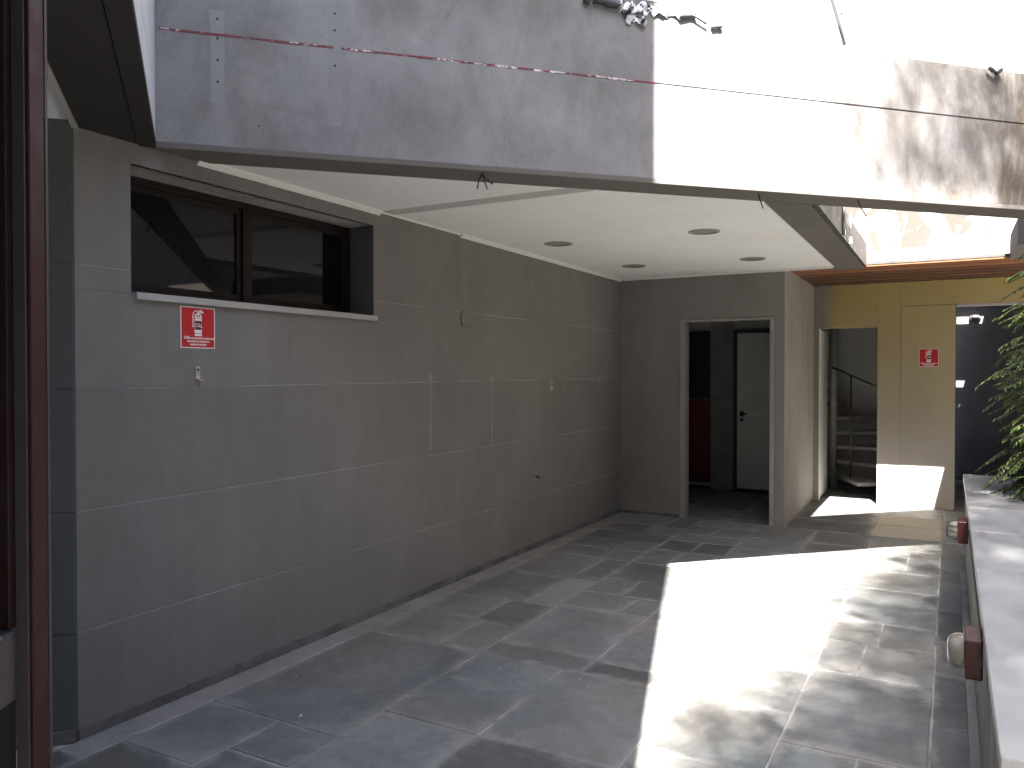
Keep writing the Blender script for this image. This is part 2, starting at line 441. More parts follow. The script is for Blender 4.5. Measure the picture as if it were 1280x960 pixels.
for k in range(26):
    yc = R.uniform(4.2,7.9); z = R.choice([.455,.966,1.483,2.008])+R.uniform(-.012,.012)
    mb.poly([(WX+.0012,yc,z),(WX+.0012,yc+R.uniform(.01,.04),z+.001),(WX+.0012,yc+R.uniform(.01,.03),z+R.uniform(.003,.008))])
mb.build('paint_remnant', M['pale_edge'], wall)
for yv, z0, z1 in ((4.566,1.0,1.53),(5.42,.95,1.52),(6.217,1.02,1.53)):
    m = MB(); n = 12
    L = [(yv-.007+R.uniform(-.003,.003), z0+(z1-z0)*i/n) for i in range(n+1)] + [(yv+.007+R.uniform(-.003,.003), z1-(z1-z0)*i/n) for i in range(n+1)]
    m.poly([(WX+.0008, p[0], p[1]) for p in L][::-1]); m.build('pale_streak', M['pale_streak'], wall)
mb = MB(); n = 14
pts = []
for i in range(n): pts.append((4.965+R.uniform(-.006,.006), 1.92+.6*i/(n-1)))
for i in range(n)[::-1]: pts.append((5.075+R.uniform(-.006,.006), 1.92+.6*i/(n-1)))
mb.poly([(WX+.0015, p[0], p[1]) for p in pts][::-1])
mb.build('filler_patch', M['wall_patch'], wall)
mb = MB(); mb.tube([(WX+.002, 4.99+.05*math.cos(a)*.6, 1.955-.055*math.sin(a)) for a in [math.radians(90+180*i/8) for i in range(9)]][::-1], .004, 6)
mb.build('conduit_stub', M['dark_steel'], wall)
# window
IX = WX-.19
win = MB()
def ring(mb, y0, z0, y1, z1, w, x0, x1):
    mb.box(x0, y0, z0, x1, y1, z0+w); mb.box(x0, y0, z1-w, x1, y1, z1)
    mb.box(x0, y0, z0+w, x1, y0+w, z1-w); mb.box(x0, y1-w, z0+w, x1, y1, z1-w)
ring(win, 2.252, 1.912, 3.943, 2.483, .035, IX-.05, IX)
win.box(IX-.05, 3.057, 1.947, IX+.004, 3.103, 2.448)
frame = win.build('window', M['burgundy_dark'], wall, bevel=.003)
s = MB(); ring(s, 2.287, 1.947, 3.057, 2.448, .03, IX-.04, IX-.012); ring(s, 3.103, 1.947, 3.908, 2.448, .03, IX-.04, IX-.012)
s.build('sash', M['burgundy_dark'], frame, bevel=.003)
for a, b in ((2.317,3.027),(3.133,3.878)):
    p = MB(); p.box(IX-.03, a, 1.977, IX-.024, b, 2.418); p.build('pane', M['pane'], frame)
p = MB(); p.box(IX-.22, 2.2, 1.8, IX-.06, 4.0, 2.6); p.build('blackout_lining', M['board'], frame)
p = MB(); p.box(IX+.002, 2.262, 1.880, WX+.025, 3.06, 1.912); p.box(IX+.002, 3.063, 1.880, WX+.025, 3.955, 1.912)
p.build('window_sill', M['sill'], wall, bevel=.003)
p = MB(); p.box(IX, 3.941, 1.912, WX-.001, 3.9445, 2.484); p.build('window_reveal', M['teal'], wall)

# chamfered return of the wall, darker colour
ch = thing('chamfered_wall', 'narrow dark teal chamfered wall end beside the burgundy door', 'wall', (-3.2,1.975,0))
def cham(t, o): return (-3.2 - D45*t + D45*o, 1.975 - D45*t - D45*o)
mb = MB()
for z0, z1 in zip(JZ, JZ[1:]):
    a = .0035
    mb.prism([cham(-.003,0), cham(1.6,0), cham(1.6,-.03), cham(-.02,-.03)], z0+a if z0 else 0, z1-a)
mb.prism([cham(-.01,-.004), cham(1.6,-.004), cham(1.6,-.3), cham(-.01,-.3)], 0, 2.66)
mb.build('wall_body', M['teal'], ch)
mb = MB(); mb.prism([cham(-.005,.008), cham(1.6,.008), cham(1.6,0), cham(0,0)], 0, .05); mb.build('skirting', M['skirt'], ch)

# ================================================================== CEILING, BEAMS
inner = lambda x: x+5.84
tag((lambda m: m.build('ceiling', M['white_ceiling']))(MB().prism([(-3.3,inner(-3.3)), (-.98,inner(-.98)), (-.98,8.3), (-3.3,8.3)], 2.585, 2.78)), kind='structure')
ceil = bpy.data.objects['ceiling']
mb = MB(); mb.box(-3.2, 4.01, 2.5835, -1.77, 4.14, 2.59); mb.build('joint_strip', M['grey_strip'], ceil)
mb = MB()
def corn(y0, y1, sc_=.8):
    n = len(mb.v)
    prof = [(-3.2,2.586),(-3.2,2.55),(-3.192,2.55),(-3.186,2.556),(-3.176,2.562),(-3.168,2.572),(-3.16,2.574),(-3.16,2.586)]
    for yv in (y0, y1): mb.v.extend([(-3.2+(p[0]+3.2)*sc_, yv, 2.586-(2.586-p[1])*sc_) for p in prof])
    k = len(prof)
    for i in range(k): mb.face([n+i, n+k+i, n+k+(i+1)%k, n+(i+1)%k])
    mb.face([n+i for i in range(k)]); mb.face([n+k+i for i in range(k)][::-1])
corn(2.60, 4.0); corn(4.0, 4.95, .3); corn(4.95, 8.22, .75)
mb.box(-3.16, 8.195, 2.566, -1.0, 8.22, 2.586)
mb.build('cornice', M['cornice'], ceil)

# recessed downlights (round grille discs)
def downlight():
    t = thing('downlight', 'x', 'light fitting', (0,0,0), 'round recessed ceiling lights')
    m = MB(); m.lathe([(.094,.02),(.094,-.004),(.10,-.008),(.112,-.006),(.116,0)], 36); m.build('trim_ring', M['frame_paint'], t)
    m = MB(); m.lathe([(.088,-.002),(.086,.012),(.05,.03),(.0,.032)], 30); m.build('reflector', M['dark_trim'], t)
    m = MB()
    for k in range(-2, 3):
        y = k*.03; w = math.sqrt(max(0, .084**2-y*y))
        m.box(-w, y-.003, -.003, w, y+.003, .004)
    m.build('louvre', M['frame_paint'], t)
    return t
DL = [((-2.748,5.70), 'recessed ceiling light nearest the long grey wall, toward the front'), ((-1.578,5.73), 'recessed ceiling light closest to the viewer, near the open beam corner'),
      ((-2.68,7.24), 'small recessed ceiling light at the back, near the wall corner'), ((-1.57,7.31), 'recessed ceiling light at the back, above the open doorway')]
proto = downlight()
for i, (p, lab) in enumerate(DL):
    o = proto if i == 0 else copy_tree(proto)
    o.location = (p[0], p[1], 2.5845); o['label'] = lab
    for c in o.children:
        if i == 1 and c.name.startswith('louvre'): pass

# diagonal concrete parapet
FO = Vector((-3.14, 2.38, 0)); FD = Vector((D45, D45, 0)); FN = Vector((D45, -D45, 0))   # outward normal faces the viewer
def fp(x, o, z):   # point by world X along the face, offset outward, height
    t = (x+3.14)/D45; p = FO + FD*t + FN*o; return (p.x, p.y, z)
par = thing('concrete_parapet', 'long weathered concrete parapet spanning the courtyard, half in sunlight', 'parapet', (-1.4,4.12,2.58))
def fbox(mb, x0, x1, o0, o1, z0, z1):   # o0<o1 outward
    mb.hexa([fp(x0,o1,z0),fp(x1,o1,z0),fp(x1,o0,z0),fp(x0,o0,z0),fp(x0,o1,z1),fp(x1,o1,z1),fp(x1,o0,z1),fp(x0,o0,z1)])
XE = 2.6
mb = MB()
fbox(mb, -3.26, XE, -.03, 0, 2.604, 3.114); fbox(mb, -3.26, -.56, -.03, 0, 3.122, 3.551); fbox(mb, -.56, XE, -.03, 0, 3.122, 3.43)
fbox(mb, -3.26, XE, -.215, -.009, 2.604, 3.551)
mb.build('concrete_wall', M['concrete'], par, bevel=.002)
mb = MB(); fbox(mb, -3.26, -.562, -.215, -.002, 3.558, 4.3); fbox(mb, -.556, XE, -.215, -.004, 3.434, 4.3)
mb.build('upper_course', M['white_course'], par)
mb = MB(); fbox(mb, -3.2, XE, -.225, .006, 2.575, 2.6035); mb.build('beam_soffit', M['beam'], par, bevel=.004)
# red sealant with torn white tape in the joint
mb = MB(); x = -3.17
while x < -1.43:
    b = x+R.uniform(.02,.06); h = R.uniform(.002,.008)
    fbox(mb, x, b, -.02, R.uniform(.0005,.003), 3.1175-h, 3.1215+R.uniform(0,.002)); x = b
mb.build('sealant', M['sealant'], par)
# plug strips
def dot(mb, x, z, o=.0025, r=.006):
    c = Vector(fp(x,o,z)); mb.poly([c + FD*r*math.cos(a) + Vector((0,0,r*math.sin(a))) for a in [2*math.pi*i/10 for i in range(10)]])
for x, z0, z1, zs in ((-2.978,2.80,3.23,(3.19,3.10,3.00,2.90)), (-2.602,2.74,3.31,(3.28,3.20,3.03))):
    m = MB()
    n = 10; L = [(x-.022+R.uniform(-.003,.003), z0+(z1-z0)*i/n) for i in range(n+1)] + [(x+.022+R.uniform(-.003,.003), z1-(z1-z0)*i/n) for i in range(n+1)]
    m.poly([fp(p[0], .0012, p[1]) for p in L][::-1]); st = m.build('repair_strip', M['concrete'] if 0 else plaster('pale_repair_%d' % int(-x*100), (.280,.279,.283), var=.16, bump=.3), par)
    for z in zs: d = MB(); dot(d, x, z); d.build('fixing_hole', M['black_plastic'], st)
d = MB(); dot(d, -2.85, 2.71, .001, .005); d.build('fixing_hole', M['black_plastic'], par)

# beam down the edge of the ceiling, dark soffit seams
beam = MB(); beam.prism([(-.98,inner(-.98)+.001), (-.745,inner(-.745)+.001), (-.745,8.46), (-.98,8.46)], 2.572, 2.80)
ob = beam.build('edge_beam', M['beam'], bevel=.004); tag(ob, 'brown grey roof beam along the open edge of the white ceiling', 'beam')
m = MB(); m.prism([(-.7445,inner(-.74)+.01), (-.72,inner(-.72)+.01), (-.72,8.46), (-.7445,8.46)], 2.59, 2.81); m.build('flashing', M['dark_steel'], ob)
mb = MB()
mb.prism([(-3.5,inner(-3.5)), (-.98,inner(-.98)), (-.98,8.46), (-3.5,8.46)], 2.785, 2.95)
mb.box(-3.5, 9.25, 2.70, 3.0, 10.6, 2.86); mb.box(.47, 7.5, 2.58, 3.0, 8.459, 2.80)
tag(mb.build('roof_slab', M['beam']), 'flat roof slab over the porch with a square cut edge', 'roof')
# board soffit over the ochre wall
so = thing('board_soffit', 'reddish brown board soffit over the ochre wall', 'soffit', (0,9.2,2.6))
mb = MB(); y = 8.462
k = 0
while y < 10.14:
    b = min(10.148, y+.14); mb.tint = R.uniform(.7,1) if k < 4 else R.uniform(0,.25); mb.box(-1.449, y+.003, 2.60+.004*(k % 2), 2.9, b-.003, 2.63); y = b; k += 1  # outer boards tinted orange as lit, inner boards dark as shaded
mb.build('board', M['wood'], so)
m = MB(); m.tint = 1.; m.box(-1.449, 8.432, 2.592, .468, 8.46, 2.606); m.tint = .05; m.build('fascia_board', M['wood'], so)
m = MB(); m.box(-1.449, 8.425, 2.607, .468, 8.475, 2.632); m.build('drip_edge', M['dark_steel'], so)
# sunlit stained wall rising behind the roof
up = MB(); up.box(-3.4, 10.3, 2.861, 3.0, 10.5, 4.3); up.box(-1.5, 9.3, 2.861, -1.27, 10.299, 4.3)
tag(up.build('upper_wall', M['upper']), 'sunlit stained upper wall seen through the roof opening', 'wall')

# ================================================================== LEFT SIDE: overhanging storey
C0 = Vector((-3.14, 2.33, 0)); LD = Vector((.779,-.627,0)); LN = Vector((.627,.779,0))
def lp(t, o): p = C0 + LD*t - LN*o; return (p.x, p.y)
TQ = 3.70
st = thing('overhanging_storey', 'overhanging upper storey with pale board cladding and dark underside', 'building', (-2,1,2.58))
mb = MB(); z = 2.60
for k in range(40):
    mb.hexa([(*lp(-.035,.012),z+.003),(*lp(-.035,0),z+.003),(*lp(TQ,0),z+.003),(*lp(TQ,.012),z+.003),(*lp(-.035,.012),z+.172),(*lp(-.035,0),z+.172),(*lp(TQ,0),z+.172),(*lp(TQ,.012),z+.172)]); z += .175
mb.build('cladding', M['cladding'], st)
mb = MB(); q = lp(TQ,.013)
mb.prism([lp(-.03,.013), q, (q[0]-.5,q[1]-4), (-7,-4), (-7,2.5), (-3.6,2.7)], 2.64, 9.6); mb.build('storey_wall', M['wall'], st)
mb = MB(); mb.prism([lp(-.03,-.003), lp(TQ,-.003), lp(TQ,.07), lp(-.03,.07)], 2.572, 2.6025); mb.build('edge_beam', M['dark_soffit'], st)
mb = MB(); mb.prism([lp(-.06,.075), lp(TQ,.075), lp(TQ,.285), lp(-.10,.285)], 2.578, 2.62); mb.build('soffit_panel', M['dark_soffit'], st)
mb = MB(); mb.prism([lp(-.10,.287), lp(TQ,.287), lp(TQ,.31), lp(-.12,.31)], 2.57, 2.62); mb.build('soffit_trim', M['pale_edge'], st)
mb = MB(); mb.prism([lp(-.2,.311), lp(TQ,.311), (q[0]-.5,q[1]-4), (-7,-4), (-7,2.0), (-3.7,2.2)], 2.60, 2.635); mb.build('pale_soffit', M['white_ceiling'], st)

# burgundy glazed door close to the viewer
def rf(r, f, z): return (CT*r - ST*f, ST*r + CT*f, z)
gd = thing('glazed_door', 'burgundy framed glazed door standing open close to the viewer', 'door', rf(-.92,1.5,0))
def rbox(mb, r0, f0, r1, f1, w, z0, z1):     # a bar in plan from (r0,f0) to (r1,f1), thickness w
    d = Vector((r1-r0, f1-f0)).normalized(); n = Vector((-d.y, d.x))*w/2
    P4 = [(r0+n.x,f0+n.y),(r0-n.x,f0-n.y),(r1-n.x,f1-n.y),(r1+n.x,f1+n.y)]
    mb.prism([rf(p[0],p[1],0)[:2] for p in P4], z0, z1)
m = MB(); rbox(m, -.9425, 1.516, -.9118, 1.516, .048, 0, 2.56); m.build('stile', M['burgundy'], gd, bevel=.003)
m = MB(); rbox(m, -.9135, 1.545, -.9105, 1.545, .008, 0, 2.56); m.build('seal_strip', M['purple_grey'], gd)
m = MB(); rbox(m, -.942, 1.4885, -.9185, 1.4885, .005, 0, 2.56); m.build('cover_plate', M['purple_grey'], gd, bevel=.001)
m = MB(); rbox(m, -.962, 1.485, -.9435, 1.485, .03, 1.066, 2.56); m.build('bead', M['burgundy_dark'], gd, bevel=.002)
m = MB(); rbox(m, -.955, 1.478, -.94, 1.05, .036, .93, 1.066); m.build('rail', M['purple_grey'], gd, bevel=.006)
m = MB(); rbox(m, -.962, 1.465, -.945, .75, .008, 1.066, 2.56); m.build('pane', M['pane'], gd)
m = MB(); rbox(m, -.955, 1.478, -.938, .75, .032, .02, .93); m.build('lower_panel', paint('matt_black_panel', (.012,.011,.011), .8, spec=.08), gd)
m = MB(); m.tube([rf(-.935,1.40,1.075), rf(-.905,1.38,1.08), rf(-.905,1.30,1.08)], .006, 8); m.build('handle', M['steel'], gd)

# ================================================================== BACK WALL with doorway, corridor
dw = thing('doorway_wall', 'taupe wall with an open framed doorway under the white ceiling', 'wall', (-2.3,8.22,0))
m = MB(); m.box(-3.2,8.22,0,-2.521,8.34,2.60); m.box(-2.521,8.22,2.115,-1.54,8.34,2.60); m.box(-1.54,8.22,0,-1.45,8.34,2.60)
m.box(-1.54,8.34,0,-1.451,10.15,2.60)
m.build('wall_body', M['door_wall'], dw, bevel=.004)
m = MB(); m.box(-1.4505,8.223,.0,-1.446,10.148,2.60); m.build('side_face', M['return_wall'], dw)
m = MB(); m.box(-2.520,8.208,0,-2.458,8.345,2.088); m.box(-2.520,8.208,2.088,-1.541,8.345,2.114); m.box(-1.590,8.208,0,-1.541,8.345,2.088)
m.build('door_frame', M['frame_paint'], dw, bevel=.004)
m = MB(); m.box(-3.2,8.212,0,-2.523,8.22,.03); m.build('skirting', M['skirt'], dw)
m = MB(); m.tube([(-2.66,8.222,2.0),(-2.66,8.205,2.0)], .008, 8); m.build('wall_plug', M['pale_edge'], dw)
co = thing('corridor', 'dim corridor behind the open framed doorway', 'room', (-2.3,9.4,0))
m = MB(); m.box(-3.25,10.4,0,-1.55,10.5,2.6); m.box(-3.4,8.34,0,-3.2,10.5,2.6); m.box(-3.2,8.34,2.45,-1.541,10.4,2.599); m.build('corridor_wall', M['dark_interior'], co)
m = MB(); m.box(-2.76,10.37,0.01,-2.47,10.399,2.3); m.build('wall_panel', paint('grey_panel', (.24,.225,.225), .5, .2), co)
m = MB(); m.box(-3.19,10.385,0,-1.56,10.40,.05); m.build('skirting', M['dark_trim'], co)
cd = thing('corridor_door', 'pale door with lever handle and push bar at the end of the corridor', 'door', (-2.2,10.36,0))
m = MB(); m.box(-2.411,10.345,.05,-1.62,10.385,2.06); m.build('door_leaf', paint('dull_door_paint', (.74,.73,.70), .5, .06), cd, bevel=.003)
m = MB(); m.box(-2.465,10.35,0,-2.416,10.399,2.11); m.box(-2.416,10.35,2.066,-1.6,10.399,2.11); m.build('door_frame', M['dark_trim'], cd)
m = MB(); m.tube([(-2.35,10.345,1.02),(-2.35,10.30,1.02),(-2.27,10.295,1.02)], .011, 8); m.box(-2.375,10.338,.985,-2.325,10.345,1.05); m.tube([(-2.35,10.346,.94),(-2.35,10.335,.94)],.022,12)
m.build('handle', M['black_plastic'], cd)
m = MB(); m.bar((-2.26,10.27,1.005),(-1.75,10.27,1.10),.04,.045); m.bar((-2.25,10.34,1.01),(-2.25,10.27,1.01),.02,.03); m.bar((-1.78,10.34,1.09),(-1.78,10.27,1.09),.02,.03); m.build('push_bar', M['cornice'], cd)
m = MB(); m.box(-3.15,10.34,.10,-2.775,10.399,1.19); 
for k in range(1,5): m.box(-3.15,10.333,.10+.22*k,-2.775,10.339,.105+.22*k)
tag(m.build('red_panel', M['red_panel'], bevel=.004), 'dull red metal panel low on the corridor wall', 'panel')
bd = MB(); bd.box(-3.15,10.35,1.21,-2.775,10.398,2.10); bo = bd.build('notice_board', M['board']); tag(bo, 'black board above the red panel in the corridor', 'board')
m = MB(); ring2 = [(-3.15,1.21,-2.775,1.235),(-3.15,2.075,-2.775,2.10),(-3.15,1.235,-3.125,2.075),(-2.80,1.235,-2.775,2.075)]
for a,b,c,d in ring2: m.box(a,10.338,b,c,10.3495,d)
m.build('board_frame', M['dark_trim'], bo)

# ================================================================== OCHRE WALL, stair room, passage
yw = thing('ochre_wall', 'ochre wall with bounced yellow light painted into its colour, an open stair doorway and a flush panel', 'wall', (-.5,10.15,0))
m = MB(); m.box(-1.45,10.15,0,-1.387,10.27,2.60); m.box(-1.387,10.15,2.088,-.743,10.27,2.60); m.box(-.743,10.15,0,-.502,10.27,2.60)
m.box(-.502,10.15,2.322,1.6,10.27,2.60); m.box(1.6,10.15,0,3.0,10.27,2.60)
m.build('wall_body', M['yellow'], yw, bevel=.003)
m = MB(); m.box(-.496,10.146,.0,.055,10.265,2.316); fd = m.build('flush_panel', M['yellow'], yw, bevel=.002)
m = MB(); m.box(-.5015,10.154,0,-.4965,10.2,2.3165); m.box(-.5015,10.154,2.3168,.055,10.2,2.3215); m.build('panel_edge', M['pale_edge'], yw)
m = MB(); m.box(.0555,10.152,0,.062,10.266,2.316); m.build('edge_strip', M['dark_trim'], yw)
m = MB(); m.tube([(.062,10.2,1.15),(.085,10.17,1.16),(.098,10.14,1.2)], .010, 8); m.build('pull', M['steel'], yw)
m = MB(); m.box(.063,10.148,2.296,1.599,10.266,2.321); m.build('door_head', M['sill'], yw)
m = MB(); m.box(-1.3865,10.148,0,-1.380,10.268,2.087); m.build('jamb_lining', M['white_door'], yw)
dl = thing('stair_door', 'white door leaf swung open inside the stair doorway', 'door', (-1.385,10.28,0))
m = MB(); m.box(-1.425,10.272,.02,-1.387,10.93,2.07); m.build('door_leaf', M['white_door'], dl, bevel=.003)
m = MB(); m.box(-1.3865,10.30,1.02,-1.385,10.325,1.18); m.build('lock_plate', M['steel'], dl)
rm = thing('stair_room', 'plain grey stair room behind the ochre wall doorway', 'room', (-.8,11.5,0))
m = MB(); m.box(-2.4,10.5,0,-2.3,12.7,3.4); m.box(-.06,10.271,0,.055,12.7,2.86); m.box(-2.3,10.27,2.86,-1.45,10.299,3.4)
prev = None
arc = [(-.06,11.3)] + [(-1.15+1.12*math.cos(math.radians(a)), 11.3+1.15*math.sin(math.radians(a))) for a in range(0,181,12)]
for a, b in zip(arc, arc[1:]): m.prism([a, b, (b[0]*1.0+.0, b[1]+.3), (a[0], a[1]+.3)], 0, 3.4) if abs(a[0]-b[0]) > .01 else None
m.box(-2.4,12.4,0,.055,12.7,3.4); m.box(-2.4,10.51,3.4,.055,12.7,3.5)
m.build('room_wall', M['interior'], rm)
m = MB(); m.box(-1.25,10.6,2.14,-.2,10.9,2.20); m.build('landing_edge', M['tread'], rm)
ss = thing('spiral_staircase', 'dark spiral staircase with thin handrail inside the stair doorway', 'staircase', (-1.37,11.35,0))
PC = Vector((-1.375,11.40,0))
m = MB(); m.tube([PC, PC+Vector((0,0,3.3))], .05, 20); 
m.build('centre_pole', M['tread'], ss)
def ang(i): return math.radians(-65 + 30*i)
for i in range(8):
    a0, a1 = ang(i), ang(i+1)+.09; z = .19*(i+1); ro = .92
    P = lambda a, r: (PC.x+r*math.cos(a), PC.y+r*math.sin(a))
    m = MB(); m.prism([P(a0-.02,.045), P(a0,ro), P((a0+a1)/2,ro*1.01), P(a1,ro), P(a1+.02,.045)], z-.045, z); m.build('tread', M['tread'], ss, bevel=.004)
# guard rail nearer the doorway
m = MB(); rail = [(-1.36,11.2,1.62),(-1.25,11.12,1.575),(-1.12,11.06,1.515),(-.98,11.02,1.45),(-.80,10.98,1.375),(-.6,10.95,1.29)]
m.tube(rail, .014, 8); m.build('guard_rail', M['dark_steel'], ss)
m = MB(); m.tube([(-1.12,11.06,.10),(-1.12,11.06,1.515)], .011, 8); m.build('guard_post', M['dark_steel'], ss)
bw = thing('black_wall', 'tall near black rendered wall at the end of the passage', 'wall', (1,13.1,0))
m = MB()
for z0, z1 in zip((0,.5,1.02,1.54,2.06,2.9),(.5,1.02,1.54,2.06,2.9,2.9)):
    if z1 > z0: m.box(-.1,13.1,z0+.004,3.2,13.13,z1-.004)
m.box(-.1,13.108,0,3.2,13.4,2.9)
m.build('wall_body', M['black'], bw)
m = MB(); m.box(.06,13.085,0,3.2,13.1,.05); m.build('skirting', M['dark_trim'], bw)
# passage roof with gaps that let the two sun patches through
pr = thing('passage_roof', 'dark passage roof with narrow gaps behind the ochre wall', 'roof', (1,11.8,2.66))
PR = [(.056,10.6,3.2,13.1)]
def sub(rects, h):
    return rect_minus([(a,b,c,d) for a,b,c,d in rects], h)
S1 = .267/1.19; S2 = .964/1.19
def hole(x0,x1,z0,z1): return (x0+S1*(2.70-z1), 13.1-S2*(2.70-z0), x1+S1*(2.70-z1), 13.1-S2*(2.70-z1))
for h in (hole(-.2,.43,2.255,2.40), hole(-.2,.20,1.345,1.478)): PR = sub(PR, h)
m = MB()
for a,b,c,d in PR: m.box(a,b,2.66,c,d,2.70)
m.build('roof_panel', M['dark_soffit'], pr)
m = MB(); m.box(3.2,10.6,0,3.3,13.2,2.7); m.build('passage_side', M['black'], pr)
# oval bulkhead lamp up on the black wall
ol = thing('oval_wall_lamp', 'dark oval wall lamp high on the black wall in a sun patch', 'lamp', (.31,13.098,2.33))
m = MB()
def oval(mb, c, a, b, d, n=24, rows=5):
    base = len(mb.v)
    for j in range(rows+1):
        t = j/rows*math.pi/2; k = math.cos(t)**.6; dd = math.sin(t)*d
        for i in range(n):
            q = 2*math.pi*i/n; cx, sx = math.cos(q), math.sin(q)
            mb.v.append((c[0]+a*k*math.copysign(abs(cx)**.75,cx), c[1]-dd, c[2]+b*k*math.copysign(abs(sx)**.75,sx)))
    for j in range(rows):
        for i in range(n):
            mb.smooth.add(len(mb.f)); mb.face([base+j*n+i, base+j*n+(i+1)%n, base+(j+1)*n+(i+1)%n, base+(j+1)*n+i])
oval(m, (.31,13.098,2.33), .075, .055, .07); m.build('lamp_body', M['dark_steel'], ol)
m = MB()
for q in (-.03,.0,.03): m.tube([(.31+q,13.09,2.275),(.31+q,13.03,2.30),(.31+q,13.02,2.33),(.31+q,13.03,2.36),(.31+q,13.09,2.385)], .005, 6)
m.build('guard', M['black_plastic'], ol)

# ================================================================== PLANTER
pw = thing('planter_wall', 'low planter wall with a pale grey stone coping along the right side', 'planter', (.25,4.8,0))
m = MB(); m.box(.118,2.05,0,.40,7.57,.655); m.box(.40,7.40,0,2.2,7.57,.655); m.box(2.2,2.05,0,2.4,7.57,.655); m.box(.40,2.05,0,2.2,2.22,.655); m.build('wall_body', M['planter'], pw, bevel=.004)
Y = [2.03,3.13,3.998,4.90,5.74,7.585]
for a, b in zip(Y, Y[1:]):
    m = MB(); m.box(.104,a+.0025,.657,.432,b-.0025,.70+R.uniform(-.001,.001)); m.build('coping_slab', M['coping'], pw, bevel=.003)
m = MB(); m.box(.433,7.39,.657,2.4,7.585,.70); m.box(2.19,2.03,.657,2.4,7.385,.70); m.box(.433,2.03,.657,2.185,2.23,.70); m.build('rear_coping', M['coping'], pw, bevel=.003)
m = MB(); m.box(.08,2.05,-.001,.117,7.5,.03); m.build('plinth', M['planter'], pw)
m = MB(); m.tube([(.11,5.45,.60),(.108,4.6,.615),(.108,3.9,.60),(.108,3.25,.62)], .008, 6); m.build('cable_conduit', M['dark_steel'], pw)
# soil
m = MB(); nx, ny = 24, 60
for j in range(ny+1):
    for i in range(nx+1):
        x = .40+1.8*i/nx; y = 2.22+5.18*j/ny
        m.v.append((x, y, .60+.05*mnoise.noise(Vector((x*2.5,y*2.5,0)))+.03*mnoise.noise(Vector((x*11,y*11,3)))))
for j in range(ny):
    for i in range(nx):
        a = j*(nx+1)+i; m.face([a,a+1,a+nx+2,a+nx+1])
tag(m.build('soil', M['soil']), kind='structure')

# bulkhead lamps on the planter face, glass toward -X
def bulkhead():
    t = thing('bulkhead_lamp', 'x', 'lamp', (0,0,0), 'bulkhead lamps on the planter wall')
    m = MB(); m.box(-.055,-.088,-.068,.0,.088,.068); h = m.build('housing', M['lamp_red'], t, bevel=.006)
    m = MB(); m.box(-.012,-.098,-.016,.0,-.0885,.016); m.build('mounting_lug', M['lamp_red'], h)
    m = MB(); m.box(-.012,.0885,-.016,.0,.098,.016); m.build('mounting_lug', M['lamp_red'], h)
    def dome(mb, a, b, d, x0, n=28, rows=7):
        base = len(mb.v)
        for j in range(rows+1):
            q = j/rows*math.pi/2; k = math.cos(q)**.45; dd = math.sin(q)*d
            for i in range(n):
                w = 2*math.pi*i/n; cx, sx = math.cos(w), math.sin(w)
                mb.v.append((x0-dd, a*k*math.copysign(abs(cx)**.7,cx), b*k*math.copysign(abs(sx)**.7,sx)))
        for j in range(rows):
            for i in range(n):
                mb.smooth.add(len(mb.f)); mb.face([base+j*n+i, base+(j+1)*n+i, base+(j+1)*n+(i+1)%n, base+j*n+(i+1)%n])
    m = MB(); dome(m, .074, .055, .052, -.0545); m.build('glass_dome', M['dome'], t)
    m = MB(); m.lathe([(.0,.03),(.018,.026),(.026,.005),(.02,-.02),(.012,-.032),(.0,-.034)], 14, (-.075,0,0)); m.build('bulb', M['sign_white'], t)
    return t
b1 = bulkhead(); b1.location = (.104,3.14,.583); b1['label'] = 'nearer red bulkhead lamp with clear glass dome on the planter wall'
b2 = copy_tree(b1); b2.location = (.104,5.55,.583); b2['label'] = 'farther red bulkhead lamp with wire guard on the planter wall'
m = MB()
for z in (-.035,.0,.035):
    m.tube([Vector((-.055-.060*math.sin(q), .078*math.cos(q), z)) for q in [math.pi*i/10 for i in range(11)]], .003, 6)
m.tube([Vector((-.055-.060*math.sin(q), 0, .06*math.cos(q))) for q in [math.pi*i/10 for i in range(11)]], .003, 6)
g_ = m.build('wire_guard', M['dark_steel']); g_.parent = b2

